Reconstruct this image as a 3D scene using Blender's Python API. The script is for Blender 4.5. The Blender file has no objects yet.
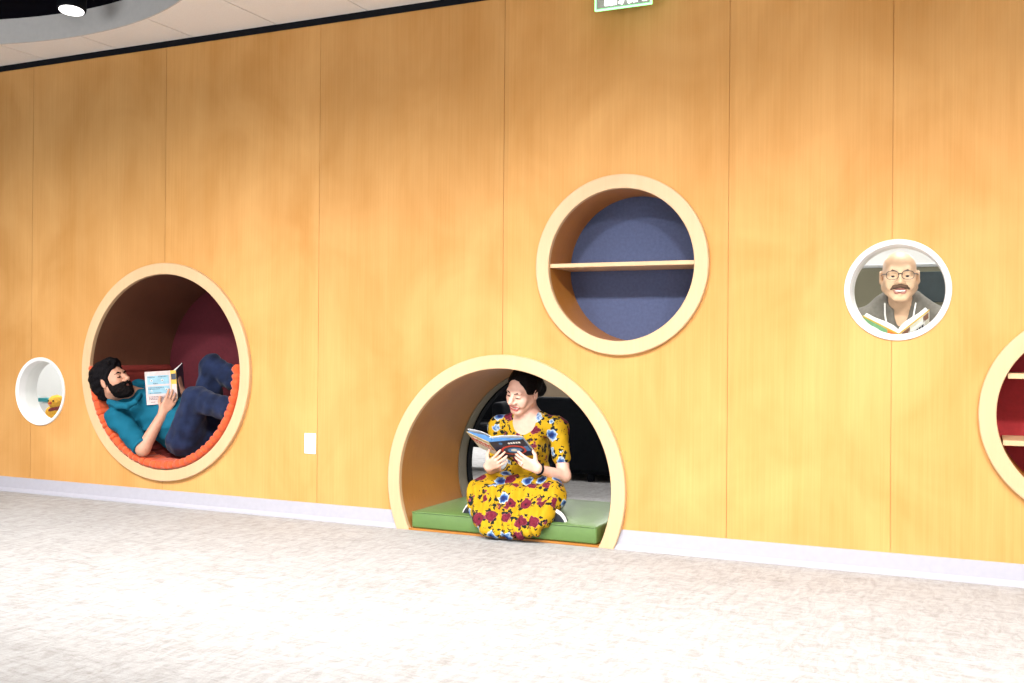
import bpy, bmesh, math, random
import numpy as np
from mathutils import Vector, Matrix
C = bpy.context.scene.collection
PI = math.pi
rng = random.Random(7)
V3 = lambda *a: np.array(a, float)

# ------------------------------------------------------------------ camera
F_PX, YAW, PITCH, ROLL = 1028.3, 0.4310, -0.0032, 0.0081
CAM = V3(0, -5.118, 1.06)
Fw = V3(-math.sin(YAW)*math.cos(PITCH), math.cos(YAW)*math.cos(PITCH), -math.sin(PITCH))
_R = V3(math.cos(YAW), math.sin(YAW), 0); _U = np.cross(_R, Fw)
Rt = math.cos(ROLL)*_R + math.sin(ROLL)*_U
Up = -math.sin(ROLL)*_R + math.cos(ROLL)*_U
def at(x, y, Y):
    """the point at depth Y behind the wooden wall that the photograph shows at (x, y)"""
    d = Fw + (x-512)/F_PX*Rt - (y-341.5)/F_PX*Up
    return CAM + (Y-CAM[1])/d[1]*d
cd = bpy.data.cameras.new('camera'); cam = bpy.data.objects.new('camera', cd); C.objects.link(cam)
cd.sensor_width = 36; cd.lens = F_PX/1024*36; cd.clip_start = .05
M = Matrix.Identity(4)
for i in range(3):
    M[i][0], M[i][1], M[i][2], M[i][3] = Rt[i], Up[i], -Fw[i], CAM[i]
cam.matrix_world = M
sc = bpy.context.scene; sc.camera = cam

# ------------------------------------------------------------------ materials
def new_mat(name):
    m = bpy.data.materials.new(name); m.use_nodes = True
    nt = m.node_tree; b = nt.nodes['Principled BSDF']
    return m, nt, b
def nd(nt, t, **kw):
    n = nt.nodes.new(t)
    for k, v in kw.items():
        if k in n.inputs and not hasattr(n, k): n.inputs[k].default_value = v
        else: setattr(n, k, v)
    return n
def coords(nt, scale=(1, 1, 1), loc=(0, 0, 0)):
    tc = nd(nt, 'ShaderNodeTexCoord'); mp = nd(nt, 'ShaderNodeMapping')
    mp.inputs['Scale'].default_value = scale; mp.inputs['Location'].default_value = loc
    nt.links.new(tc.outputs['Object'], mp.inputs['Vector']); return mp.outputs['Vector']
def noise(nt, vec, scale, detail=3, rough=.5, dist=0):
    n = nd(nt, 'ShaderNodeTexNoise'); n.inputs['Scale'].default_value = scale
    n.inputs['Detail'].default_value = detail; n.inputs['Roughness'].default_value = rough
    n.inputs['Distortion'].default_value = dist
    nt.links.new(vec, n.inputs['Vector']); return n.outputs['Fac']
def ramp(nt, fac, stops, interp='LINEAR'):
    r = nd(nt, 'ShaderNodeValToRGB'); r.color_ramp.interpolation = interp
    e = r.color_ramp.elements
    while len(e) < len(stops): e.new(.5)
    for i, (p, c) in enumerate(stops):
        e[i].position = p; e[i].color = (*c, 1) if len(c) == 3 else c
    nt.links.new(fac, r.inputs['Fac']); return r.outputs['Color']
def mix(nt, fac, a, b, mode='MIX'):
    m = nd(nt, 'ShaderNodeMix', data_type='RGBA', blend_type=mode)
    for s, i in ((fac, 0), (a, 6), (b, 7)):
        if hasattr(s, 'links'): nt.links.new(s, m.inputs[i])
        else: m.inputs[i].default_value = s if i == 0 else (*s, 1)
    return m.outputs[2]
def bump(nt, b, h, strength=.2, dist=.01):
    n = nd(nt, 'ShaderNodeBump'); n.inputs['Strength'].default_value = strength; n.inputs['Distance'].default_value = dist
    nt.links.new(h, n.inputs['Height']); nt.links.new(n.outputs['Normal'], b.inputs['Normal'])
def plain(name, col, rough=.6, metal=0, var=.12, vs=30, bmp=0, bs=80, sheen=0, spec=.5):
    m, nt, b = new_mat(name)
    v = coords(nt)
    f = noise(nt, v, vs)
    lo = tuple(c*(1-var) for c in col); hi = tuple(min(1, c*(1+var)) for c in col)
    nt.links.new(ramp(nt, f, [(.3, lo), (.7, hi)]), b.inputs['Base Color'])
    b.inputs['Roughness'].default_value = rough; b.inputs['Metallic'].default_value = metal
    b.inputs['Specular IOR Level'].default_value = spec
    if sheen: b.inputs['Sheen Weight'].default_value = sheen
    if bmp: bump(nt, b, noise(nt, v, bs), bmp)
    return m
def emit(name, col, strength):
    m, nt, b = new_mat(name)
    b.inputs['Base Color'].default_value = (*col, 1)
    b.inputs['Emission Color'].default_value = (*col, 1); b.inputs['Emission Strength'].default_value = strength
    return m
SEAMS = (-8.4, -7.25, -6.045, -4.838, -3.633, -2.411, -1.167, -.397, .85)
def wood(name, c1, c2, panel=True, rough=.42, grain=1.0, coat=.0, spec=.5):
    m, nt, b = new_mat(name)
    g1 = noise(nt, coords(nt, (5, 5, .55)), 1.0, 4, .6, .4)
    g2 = noise(nt, coords(nt, (90, 90, 1.6)), 1.0, 3, .6)
    g3 = noise(nt, coords(nt, (1.6, 1.6, 1.1)), 1.3, 3, .55, .6)
    col = ramp(nt, g1, [(.28, c1), (.72, c2)])
    col = mix(nt, .35*grain, col, ramp(nt, g2, [(.3, tuple(x*.8 for x in c1)), (.7, c2)]))
    col = mix(nt, .45*grain, col, ramp(nt, g3, [(.3, tuple(x*.88 for x in c1)), (.7, tuple(min(1, x*1.05) for x in c2))]))
    if panel:
        tc = nd(nt, 'ShaderNodeTexCoord'); sx = nd(nt, 'ShaderNodeSeparateXYZ'); nt.links.new(tc.outputs['Object'], sx.inputs[0])
        mr = nd(nt, 'ShaderNodeMapRange'); mr.inputs[1].default_value = -9; mr.inputs[2].default_value = 2
        nt.links.new(sx.outputs[0], mr.inputs[0])
        tones = [.97, 1.0, .93, .95, 1.0, .94, 1.0, 1.03, 1.02, 1.0]
        st = [(0, (tones[0],)*3)] + [((s+9)/11, (t, t, t)) for s, t in zip(SEAMS, tones[1:])]
        col = mix(nt, 1.0, col, ramp(nt, mr.outputs[0], st, 'CONSTANT'), 'MULTIPLY')
    nt.links.new(col, b.inputs['Base Color'])
    b.inputs['Roughness'].default_value = rough; b.inputs['Coat Weight'].default_value = coat
    b.inputs['Specular IOR Level'].default_value = spec
    bump(nt, b, g2, .04, .004)
    return m
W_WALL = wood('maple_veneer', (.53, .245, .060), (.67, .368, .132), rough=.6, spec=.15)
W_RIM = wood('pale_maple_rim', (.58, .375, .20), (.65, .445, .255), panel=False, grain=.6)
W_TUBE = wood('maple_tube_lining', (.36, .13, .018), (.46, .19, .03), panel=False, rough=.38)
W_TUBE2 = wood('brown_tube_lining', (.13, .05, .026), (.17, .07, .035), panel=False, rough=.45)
def carpet():
    m, nt, b = new_mat('mottled_carpet')
    v = coords(nt, (1, 1, 1))
    a = noise(nt, coords(nt, (7, 30, 1)), 1.0, 5, .7, 1.6)
    c = noise(nt, coords(nt, (24, 8, 1)), 1.0, 4, .65, 1.3)
    d = noise(nt, v, 1.3, 2)
    f = noise(nt, v, 160, 2)
    col = ramp(nt, a, [(.34, (.22, .205, .185)), (.5, (.385, .378, .372)), (.64, (.475, .478, .485))])
    col = mix(nt, .45, col, ramp(nt, c, [(.36, (.22, .205, .185)), (.60, (.475, .478, .485))]))
    col = mix(nt, .2, col, ramp(nt, d, [(.35, (.34, .33, .32)), (.65, (.45, .452, .458))]))
    col = mix(nt, .2, col, ramp(nt, f, [(.3, (.27, .265, .26)), (.7, (.49, .492, .495))]))
    nt.links.new(col, b.inputs['Base Color']); b.inputs['Roughness'].default_value = .95
    b.inputs['Specular IOR Level'].default_value = .1
    bump(nt, b, f, .3, .004)
    return m
CARPET = carpet()
WHITE = plain('white_paint', (.80, .79, .78), .5, var=.02)
BASEB = plain('white_vinyl_base', (.40, .39, .44), .35, var=.03)
TILE = plain('ceiling_tile_white', (.90, .88, .85), .9, var=.04, vs=200)
FASCIA = plain('grey_fascia', (.60, .58, .56), .85, var=.03)
BLACK = plain('matte_black', (.004, .005, .008), .6, var=.2, spec=.1)
BLACKVOID = plain('black_ceiling', (.002, .002, .005), .9, var=.2, spec=.02)
OLIVE = plain('olive_paint', (.34, .31, .20), .7, var=.05, vs=4)
TAN = plain('tan_paint', (.30, .23, .15), .7, var=.05, vs=4)
TEAL_D = plain('dark_teal_panel', (.03, .055, .06), .4, var=.1)
TEAL = plain('teal_plastic', (.02, .28, .31), .4, var=.06)
BLUE_FELT = plain('blue_felt', (.066, .084, .165), .95, var=.10, vs=60, bmp=.2, bs=300)
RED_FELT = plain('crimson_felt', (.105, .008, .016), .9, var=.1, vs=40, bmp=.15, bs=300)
RED2 = plain('red_felt', (.27, .012, .016), .9, var=.1, vs=40, bmp=.15, bs=300)
ORANGE = plain('orange_fabric', (.60, .075, .012), .8, var=.15, vs=25, bmp=.25, bs=120, sheen=.2)
GREEN = plain('green_vinyl', (.105, .19, .05), .42, var=.08, vs=14, bmp=.08, bs=300)
CREAM = plain('cream_ring', (.20, .17, .125), .5, var=.05)
SKIN_F = plain('light_skin', (.78, .47, .36), .5, var=.06, vs=40, spec=.35)
SKIN_M = plain('warm_skin', (.52, .265, .175), .5, var=.07, vs=40, spec=.35)
SKIN_B = plain('fair_skin', (.76, .49, .31), .45, var=.05, vs=40, spec=.4)
LIP = plain('lips', (.50, .12, .11), .4, var=.05)
LIP_M = plain('muted_lips', (.45, .17, .13), .5, var=.05)
MOUTH = plain('mouth_inside', (.12, .015, .015), .6, var=.1)
TOOTH = plain('teeth_white', (.85, .82, .76), .3, var=.02)
EYE = plain('eye_white', (.75, .72, .70), .2, var=.02)
IRIS = plain('dark_iris', (.03, .018, .012), .2, var=.1)
HAIR = plain('dark_hair', (.004, .0025, .0025), .6, var=.3, vs=90, bmp=.6, bs=130, spec=.08)
HAIR_C = plain('black_curly_hair', (.005, .004, .005), .7, var=.3, vs=60, bmp=.8, bs=90, spec=.08)
BEARD = plain('black_beard', (.007, .005, .005), .7, var=.3, vs=90, bmp=.8, bs=160, spec=.08)
MOUST = plain('brown_moustache', (.13, .065, .035), .7, var=.3, vs=140, bmp=.6, bs=200)
POLO = plain('teal_polo_knit', (.005, .105, .17), .8, var=.10, vs=12, bmp=.15, bs=400, spec=.15)
JEANS = plain('blue_denim', (.010, .017, .048), .85, var=.5, vs=13, bmp=.2, bs=300, spec=.15, sheen=.10)
SWEAT = plain('grey_sweater', (.17, .155, .13), .9, var=.12, vs=60, bmp=.3, bs=260)
NAVY = plain('navy_shirt', (.02, .025, .045), .8, var=.1)
PAPER = plain('paper_white', (.82, .80, .78), .7, var=.03)
SHOE_B = plain('black_canvas', (.010, .012, .020), .7, var=.1, bmp=.2, bs=300)
SHOE_W = plain('white_rubber', (.80, .79, .76), .5, var=.04)
SOFA = plain('black_upholstery', (.004, .005, .007), .8, var=.2, spec=.08)
METAL = plain('dark_metal', (.05, .05, .06), .35, metal=.8)
TOY = plain('yellow_plush', (.80, .42, .03), .9, var=.15, vs=60, bmp=.4, bs=160)
DKRED = plain('dark_red_felt', (.18, .015, .015), .8)
PLATE = plain('white_plate', (.86, .85, .88), .3, var=.01)
def floral():
    m, nt, b = new_mat('yellow_floral_jersey')
    tc = nd(nt, 'ShaderNodeTexCoord')
    nz = nd(nt, 'ShaderNodeTexNoise'); nz.inputs['Scale'].default_value = 52; nz.inputs['Detail'].default_value = 2
    nt.links.new(tc.outputs['Object'], nz.inputs['Vector'])
    vm = nd(nt, 'ShaderNodeVectorMath', operation='MULTIPLY_ADD'); vm.inputs[1].default_value = (.034,)*3
    nt.links.new(nz.outputs['Color'], vm.inputs[0]); nt.links.new(tc.outputs['Object'], vm.inputs[2])
    def vor(scale, src, rnd):
        n = nd(nt, 'ShaderNodeTexVoronoi'); n.inputs['Scale'].default_value = scale; n.inputs['Randomness'].default_value = rnd
        nt.links.new(src, n.inputs['Vector']); return n
    v1 = vor(11.5, vm.outputs[0], .5); v2 = vor(34, vm.outputs[0], .9)
    sep = nd(nt, 'ShaderNodeSeparateColor'); nt.links.new(v1.outputs['Color'], sep.inputs[0])
    red = ramp(nt, v1.outputs['Distance'], [(0, (.01, .004, .012)), (.09, (.02, .004, .012)), (.13, (.12, .006, .018)), (.26, (.17, .012, .032)), (.33, (.09, .005, .014)), (.40, (.26, .045, .075))])
    blu = ramp(nt, v1.outputs['Distance'], [(0, (.008, .01, .04)), (.12, (.01, .02, .10)), (.22, (.015, .05, .20)), (.31, (.10, .20, .40)), (.38, (.45, .54, .62))])
    pick = nd(nt, 'ShaderNodeMath', operation='GREATER_THAN'); pick.inputs[1].default_value = .70; nt.links.new(sep.outputs[0], pick.inputs[0])
    fl = mix(nt, pick.outputs[0], red, blu)
    def lt(src, th):
        n = nd(nt, 'ShaderNodeMath', operation='LESS_THAN'); n.inputs[1].default_value = th; nt.links.new(src, n.inputs[0]); return n.outputs[0]
    near = lt(v1.outputs['Distance'], .60); leaf = lt(v2.outputs['Distance'], .46)
    mm = nd(nt, 'ShaderNodeMath', operation='MULTIPLY'); nt.links.new(near, mm.inputs[0]); nt.links.new(leaf, mm.inputs[1])
    base = mix(nt, mm.outputs[0], (.46, .275, .004), (.006, .010, .010))
    col = mix(nt, lt(v1.outputs['Distance'], .40), base, fl)
    nt.links.new(col, b.inputs['Base Color']); b.inputs['Roughness'].default_value = .8
    b.inputs['Specular IOR Level'].default_value = .25
    return m
FLORAL = floral()
def glass():
    m = bpy.data.materials.new('window_glass'); m.use_nodes = True; nt = m.node_tree
    nt.nodes.clear()
    o = nd(nt, 'ShaderNodeOutputMaterial'); mx = nd(nt, 'ShaderNodeMixShader'); t = nd(nt, 'ShaderNodeBsdfTransparent'); g = nd(nt, 'ShaderNodeBsdfGlossy')
    g.inputs['Roughness'].default_value = .03; t.inputs['Color'].default_value = (.97, .98, .97, 1)
    mx.inputs[0].default_value = .045; nt.links.new(t.outputs[0], mx.inputs[1]); nt.links.new(g.outputs[0], mx.inputs[2]); nt.links.new(mx.outputs[0], o.inputs[0])
    return m
GLASS = glass()

# ------------------------------------------------------------------ object helpers
def tag(o, label=None, cat=None, group=None, kind=None):
    if label: o['label'] = label
    if cat: o['category'] = cat
    if group: o['group'] = group
    if kind: o['kind'] = kind
    return o
def thing(name, loc, label, cat, group=None):
    o = bpy.data.objects.new(name, None); C.objects.link(o); o.location = tuple(loc)
    o.empty_display_size = .1
    return tag(o, label, cat, group)
def origin(o):
    p = V3(0, 0, 0)
    while o is not None: p = p + np.array(o.location); o = o.parent
    return p
def obj_me(name, me, mats, parent=None, loc=None):
    o = bpy.data.objects.new(name, me); C.objects.link(o)
    for m in (mats if isinstance(mats, (list, tuple)) else [mats]): me.materials.append(m)
    off = origin(parent) if parent is not None else (V3(*loc) if loc is not None else V3(0, 0, 0))
    if np.abs(off).sum(): me.transform(Matrix.Translation(Vector(-off)))
    if parent is not None: o.parent = parent
    else: o.location = tuple(off)
    return o
def obj(name, bm, mats, parent=None, loc=None, smooth=False, angle=None):
    me = bpy.data.meshes.new(name); bmesh.ops.recalc_face_normals(bm, faces=bm.faces[:])
    if smooth:
        for f in bm.faces: f.smooth = True
        for e in bm.edges:
            if len(e.link_faces) == 2 and e.calc_face_angle(0) > (angle or .7): e.smooth = False
    bm.to_mesh(me); bm.free()
    return obj_me(name, me, mats, parent, loc)
def box(bm, c, h, R=None, bev=0, seg=2, mi=0):
    n0 = len(bm.faces)
    r = bmesh.ops.create_cube(bm, size=1)
    vs = r['verts']
    for v in vs: v.co = Vector((v.co.x*2*h[0], v.co.y*2*h[1], v.co.z*2*h[2]))
    if bev:
        es = list({e for v in vs for e in v.link_edges})
        rr = bmesh.ops.bevel(bm, geom=es, offset=bev, segments=seg, profile=.5, affect='EDGES')
        vs = list({v for f in rr['faces'] for v in f.verts} | {v for v in vs if v.is_valid})
    mat = Matrix(np.asarray(R).tolist()) if R is not None else Matrix.Identity(3)
    fs = {f for v in vs for f in v.link_faces}
    for v in vs: v.co = mat @ v.co + Vector(tuple(c))
    for f in fs: f.material_index = mi
    return vs
def revolve(bm, c, prof, n=128, a0=0., a1=2*PI, axis='y', mi=0):
    """closed profile [(radius, along)] swept about the axis through c"""
    full = abs(a1-a0-2*PI) < 1e-6
    rows = []
    for i in range(n if full else n+1):
        a = a0+(a1-a0)*i/n; ca, sa = math.cos(a), math.sin(a)
        row = []
        for r, y in prof:
            if axis == 'y': p = (c[0]+r*ca, c[1]+y, c[2]+r*sa)
            else: p = (c[0]+r*ca, c[1]+r*sa, c[2]+y)
            row.append(bm.verts.new(p))
        rows.append(row)
    m = len(prof)
    for i in range(n):
        A, B = rows[i], rows[(i+1) % len(rows)]
        for j in range(m):
            f = bm.faces.new((A[j], A[(j+1) % m], B[(j+1) % m], B[j])); f.material_index = mi
    if not full:
        bm.faces.new(rows[0]); bm.faces.new(rows[-1][::-1])
def disc(bm, c, r, y0, y1, n=96):
    revolve(bm, c, [(1e-4, y0), (r, y0), (r, y1), (1e-4, y1)], n)
    bmesh.ops.remove_doubles(bm, verts=bm.verts[:], dist=1e-3)
def tube(bm, pts, rad, n=10, mi=0):
    pts = [np.asarray(p, float) for p in pts]; rows = []
    up = V3(0, 0, 1)
    for i, p in enumerate(pts):
        t = pts[min(i+1, len(pts)-1)]-pts[max(i-1, 0)]; t = t/np.linalg.norm(t)
        if abs(t @ up) > .95: up = V3(1, 0, 0)
        a = np.cross(t, up); a /= np.linalg.norm(a); b = np.cross(t, a)
        r = rad[i] if isinstance(rad, (list, tuple)) else rad
        rows.append([bm.verts.new(tuple(p+r*(math.cos(2*PI*k/n)*a+math.sin(2*PI*k/n)*b))) for k in range(n)])
    for A, B in zip(rows, rows[1:]):
        for k in range(n): bm.faces.new((A[k], A[(k+1) % n], B[(k+1) % n], B[k])).material_index = mi
    bm.faces.new(rows[0][::-1]); bm.faces.new(rows[-1])
def cut_floor(bm, z):
    bmesh.ops.remove_doubles(bm, verts=bm.verts[:], dist=1e-5)
    r = bmesh.ops.bisect_plane(bm, geom=bm.verts[:]+bm.edges[:]+bm.faces[:], plane_co=(0, 0, z), plane_no=(0, 0, 1), clear_inner=True)
    es = [e for e in bm.edges if len(e.link_faces) == 1]
    bmesh.ops.holes_fill(bm, edges=es, sides=0)
def boolean(bm, *cutters):
    tmp = []
    def mk(b):
        me = bpy.data.meshes.new('tmp'); bmesh.ops.recalc_face_normals(b, faces=b.faces[:]); b.to_mesh(me); b.free()
        o = bpy.data.objects.new('tmp', me); C.objects.link(o); tmp.append(o); return o
    base = mk(bm)
    for c in cutters:
        md = base.modifiers.new('b', 'BOOLEAN'); md.operation = 'DIFFERENCE'; md.solver = 'EXACT'; md.object = mk(c)
    dg = bpy.context.evaluated_depsgraph_get(); dg.update()
    me = bpy.data.meshes.new_from_object(base.evaluated_get(dg))
    for o in tmp:
        m_ = o.data; bpy.data.objects.remove(o); bpy.data.meshes.remove(m_)
    out = bmesh.new(); out.from_mesh(me); bpy.data.meshes.remove(me)
    return out

# ------------------------------------------------------------------ smooth bodies from distance fields
def nrm(v): v = np.asarray(v, float); return v/np.linalg.norm(v)
def frame(fwd, up):
    """columns: x = right-hand side, y = forward, z = up"""
    f = nrm(fwd); r = nrm(np.cross(f, up)); u = np.cross(r, f)
    return np.stack([r, f, u], 1)
class Body:
    def __init__(s, vox): s.v = vox; s.ops = []; s.R = np.eye(3); s.t = V3(0, 0, 0); s.sc = 1.
    def at(s, R=None, t=(0, 0, 0), sc=1.):
        s.R = np.eye(3) if R is None else R; s.t = np.asarray(t, float); s.sc = sc; return s
    def w(s, p): return s.R @ (np.asarray(p, float)*s.sc)+s.t
    def cap(s, a, b, ra, rb=None, k=.02, op='u'):
        rb = ra if rb is None else rb
        a, b = s.w(a), s.w(b); ra, rb, k = ra*s.sc, rb*s.sc, k*s.sc
        ab = b-a; L = max(ab @ ab, 1e-9); rm = max(ra, rb)
        def f(P):
            q = P-a; t = np.clip(q @ ab/L, 0, 1)
            return np.linalg.norm(q-t[..., None]*ab, axis=-1)-(ra+(rb-ra)*t)
        s.ops.append((op, f, np.minimum(a, b)-rm, np.maximum(a, b)+rm, k)); return s
    def chain(s, pts, rads, k=.02, op='u'):
        for i in range(len(pts)-1): s.cap(pts[i], pts[i+1], rads[i], rads[i+1], k, op)
        return s
    def ell(s, c, r, k=.02, op='u', rot=None):
        c = s.w(c); r = np.asarray(r, float)*s.sc; k = k*s.sc
        R = s.R if rot is None else s.R @ rot
        def f(P):
            q = (P-c) @ R
            k0 = np.linalg.norm(q/r, axis=-1); k1 = np.linalg.norm(q/(r*r), axis=-1)
            return k0*(k0-1)/np.maximum(k1, 1e-6)
        m = r.max(); s.ops.append((op, f, c-m, c+m, k)); return s
    def box(s, c, h, rd=.01, k=.01, op='u', rot=None):
        c = s.w(c); h = np.asarray(h, float)*s.sc; rd *= s.sc; k = k*s.sc
        R = s.R if rot is None else s.R @ rot
        def f(P):
            q = np.abs((P-c) @ R)-(h-rd)
            return np.linalg.norm(np.maximum(q, 0), axis=-1)+np.minimum(q.max(-1), 0)-rd
        m = np.linalg.norm(h); s.ops.append((op, f, c-m, c+m, k)); return s
    def keep(s, p, n):
        """throw away everything on the side the normal points to"""
        p = s.w(p); n = s.R @ nrm(n)
        s.ops.append(('p', lambda P: (P-p) @ n, None, None, 0)); return s
    def wrinkle(s, amp, fn): s.ops.append(('n', fn, None, None, amp)); return s
    def mesh(s):
        v = s.v
        lo = np.min([o[2] for o in s.ops if o[0] == 'u'], 0)-4*v; hi = np.max([o[3] for o in s.ops if o[0] == 'u'], 0)+4*v
        n = np.ceil((hi-lo)/v).astype(int)+1
        ax = [lo[i]+v*np.arange(n[i]) for i in range(3)]
        D = np.full(n, .12, np.float32)
        for op, f, a, b, k in s.ops:
            if a is None: i0, i1 = np.zeros(3, int), n
            else:
                m = k+3*v
                i0 = np.clip(np.floor((a-m-lo)/v).astype(int), 0, n); i1 = np.clip(np.ceil((b+m-lo)/v).astype(int)+1, 0, n)
            if (i1 <= i0).any(): continue
            sl = tuple(slice(i0[j], i1[j]) for j in range(3))
            P = np.stack(np.meshgrid(*[ax[j][sl[j]] for j in range(3)], indexing='ij'), -1)
            cur = D[sl]
            if op == 'n':
                near = np.abs(cur) < .03
                cur[near] += k*f(P[near]); D[sl] = cur; continue
            d = f(P).astype(np.float32)
            if op == 'u':
                h = np.clip(k-np.abs(cur-d), 0, None)/k if k > 0 else 0
                D[sl] = np.minimum(cur, d)-h*h*k*.25
            elif op == 's':
                h = np.clip(k-np.abs(cur+d), 0, None)/k if k > 0 else 0
                D[sl] = np.maximum(cur, -d)+h*h*k*.25
            elif op == 'p': D[sl] = np.maximum(cur, d)
        D[0], D[-1], D[:, 0], D[:, -1], D[:, :, 0], D[:, :, -1] = .1, .1, .1, .1, .1, .1
        ins = D < 0
        cnt = sum(ins[i:n[0]-1+i, j:n[1]-1+j, l:n[2]-1+l].astype(np.int8) for i in (0, 1) for j in (0, 1) for l in (0, 1))
        act = np.argwhere((cnt > 0) & (cnt < 8))
        idx = np.full(n-1, -1, np.int64); idx[tuple(act.T)] = np.arange(len(act))
        acc = np.zeros((len(act), 3)); num = np.zeros(len(act))
        for axi in range(3):
            o1, o2 = [q for q in range(3) if q != axi]
            for i in (0, 1):
                for j in (0, 1):
                    A = act.copy(); A[:, o1] += i; A[:, o2] += j
                    B = A.copy(); B[:, axi] += 1
                    da, db = D[tuple(A.T)].astype(float), D[tuple(B.T)].astype(float)
                    x = (da < 0) != (db < 0)
                    t = np.where(x, da/np.where(x, da-db, 1), 0)
                    p = A.astype(float); p[:, axi] += t
                    acc[x] += p[x]; num[x] += 1
        verts = lo+v*acc/num[:, None]
        quads = []
        for axi in range(3):
            o1, o2 = [(1, 2), (2, 0), (0, 1)][axi]
            sa = [slice(None)]*3; sb = [slice(None)]*3; sa[axi] = slice(0, -1); sb[axi] = slice(1, None)
            a_, b_ = ins[tuple(sa)], ins[tuple(sb)]
            e = np.argwhere(a_ != b_); fl = a_[tuple(e.T)]
            def g(i, j):
                q = e.copy(); q[:, o1] -= i; q[:, o2] -= j; return idx[tuple(q.T)]
            Q = np.stack([g(1, 1), g(0, 1), g(0, 0), g(1, 0)], 1)
            Q[~fl] = Q[~fl][:, ::-1]
            quads.append(Q)
        return verts, np.concatenate(quads)
    def build(s, name, mats, parent=None, loc=None, paint=None):
        vs, q = s.mesh()
        me = bpy.data.meshes.new(name)
        me.vertices.add(len(vs)); me.vertices.foreach_set('co', vs.astype(np.float32).ravel())
        me.loops.add(q.size); me.loops.foreach_set('vertex_index', q.astype(np.int32).ravel())
        me.polygons.add(len(q)); me.polygons.foreach_set('loop_start', np.arange(0, q.size, 4, dtype=np.int32))
        me.polygons.foreach_set('use_smooth', np.ones(len(q), bool))
        me.update(calc_edges=True); me.validate()
        o = obj_me(name, me, mats, parent, loc)
        if paint is not None and len(me.polygons) == len(q):
            me.polygons.foreach_set('material_index', paint(vs[q].mean(1)).astype(np.int32))
        return o
def folds(seed, freqs):
    r = np.random.RandomState(seed); ks = [(nrm(r.randn(3))*f, r.rand()*6.28) for f in freqs]
    def fn(P): return sum(np.sin(P @ k+ph) for k, ph in ks)/len(ks)
    return fn

# ================================================================== SETTING
# wooden wall, one slab with the round openings and the joints cut in
MAN_C, WOM_C, BLU_C, BALD_C, SMALL_C, RED_C = (-4.83, .866), (-2.406, .2887), (-1.732, 1.482), (-.374, 1.331), (-5.95, .7105), (.447, .768)
wall = bmesh.new(); box(wall, (-3.5, .06, 1.486), (5.5, .06, 1.486))
h1 = bmesh.new()
for (c, r) in ((MAN_C, .655), (WOM_C, .662), (BLU_C, .415), (BALD_C, .2265), (SMALL_C, .228), (RED_C, .415)):
    b = bmesh.new(); disc(b, (c[0], 0, c[1]), r, -.2, .4, 96)
    me = bpy.data.meshes.new('t'); b.to_mesh(me); b.free(); h1.from_mesh(me); bpy.data.meshes.remove(me)
h2 = bmesh.new()
for x in SEAMS: box(h2, (x, 0, 1.5), (.0014, .005, 2))
wall = boolean(wall, h1, h2)
tag(obj('wall_back', wall, W_WALL), 'maple veneer wall with round openings cut through it', kind='structure')
bm = bmesh.new(); box(bm, (-3.5, .128, 1.5), (5.5, .008, 1.5))
h1 = bmesh.new()
for (c, r) in ((MAN_C, .655), (WOM_C, .662), (BLU_C, .415), (BALD_C, .2265), (SMALL_C, .228), (RED_C, .415)):
    b = bmesh.new(); disc(b, (c[0], 0, c[1]), r, -.2, .4, 96)
    me = bpy.data.meshes.new('t'); b.to_mesh(me); b.free(); h1.from_mesh(me); bpy.data.meshes.remove(me)
tag(obj('wall_inner', boolean(bm, h1), WHITE), kind='structure')
bm = bmesh.new(); box(bm, (-3.5, 1.2, -.05), (8.5, 10.2, .05)); tag(obj('floor', bm, CARPET), kind='structure')
# ceiling with a round recess
cl = bmesh.new(); box(cl, (-3.5, -4.5, 3.092), (7.5, 4.5, .08))
hc = bmesh.new(); revolve(hc, (-5.3, -2.75, 3.1), [(1e-3, -.5), (2.44, -.5), (2.44, .5), (1e-3, .5)], 128, axis='z')
bmesh.ops.remove_doubles(hc, verts=hc.verts[:], dist=5e-3)
hg = bmesh.new()
for k in range(-4, 12): box(hg, (-5.922+.655*k, -4.5, 3.012), (.007, 5, .012))
tag(obj('ceiling', boolean(cl, hc, hg), TILE), 'off-white ceiling panels with a round recess', kind='structure')
bm = bmesh.new(); revolve(bm, (-5.3, -2.75, 3.012), [(2.430, -.002), (2.4395, -.002), (2.4395, .165), (2.430, .165)], 128, axis='z')
tag(obj('trim_1', bm, FASCIA, smooth=True), 'grey curved edge of the ceiling recess', kind='structure')
bm = bmesh.new(); revolve(bm, (-5.3, -2.75, 3.172), [(1e-3, 0), (2.44, 0), (2.44, .02), (1e-3, .02)], 96, axis='z')
bmesh.ops.remove_doubles(bm, verts=bm.verts[:], dist=5e-3)
tag(obj('ceiling_recess', bm, BLACKVOID), 'black top of the round ceiling recess', kind='structure')
bm = bmesh.new(); box(bm, (-3.5, .05, 2.992), (5.5, .055, .02)); tag(obj('trim_2', bm, BLACK), 'black strip between wall and ceiling', kind='structure')
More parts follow.
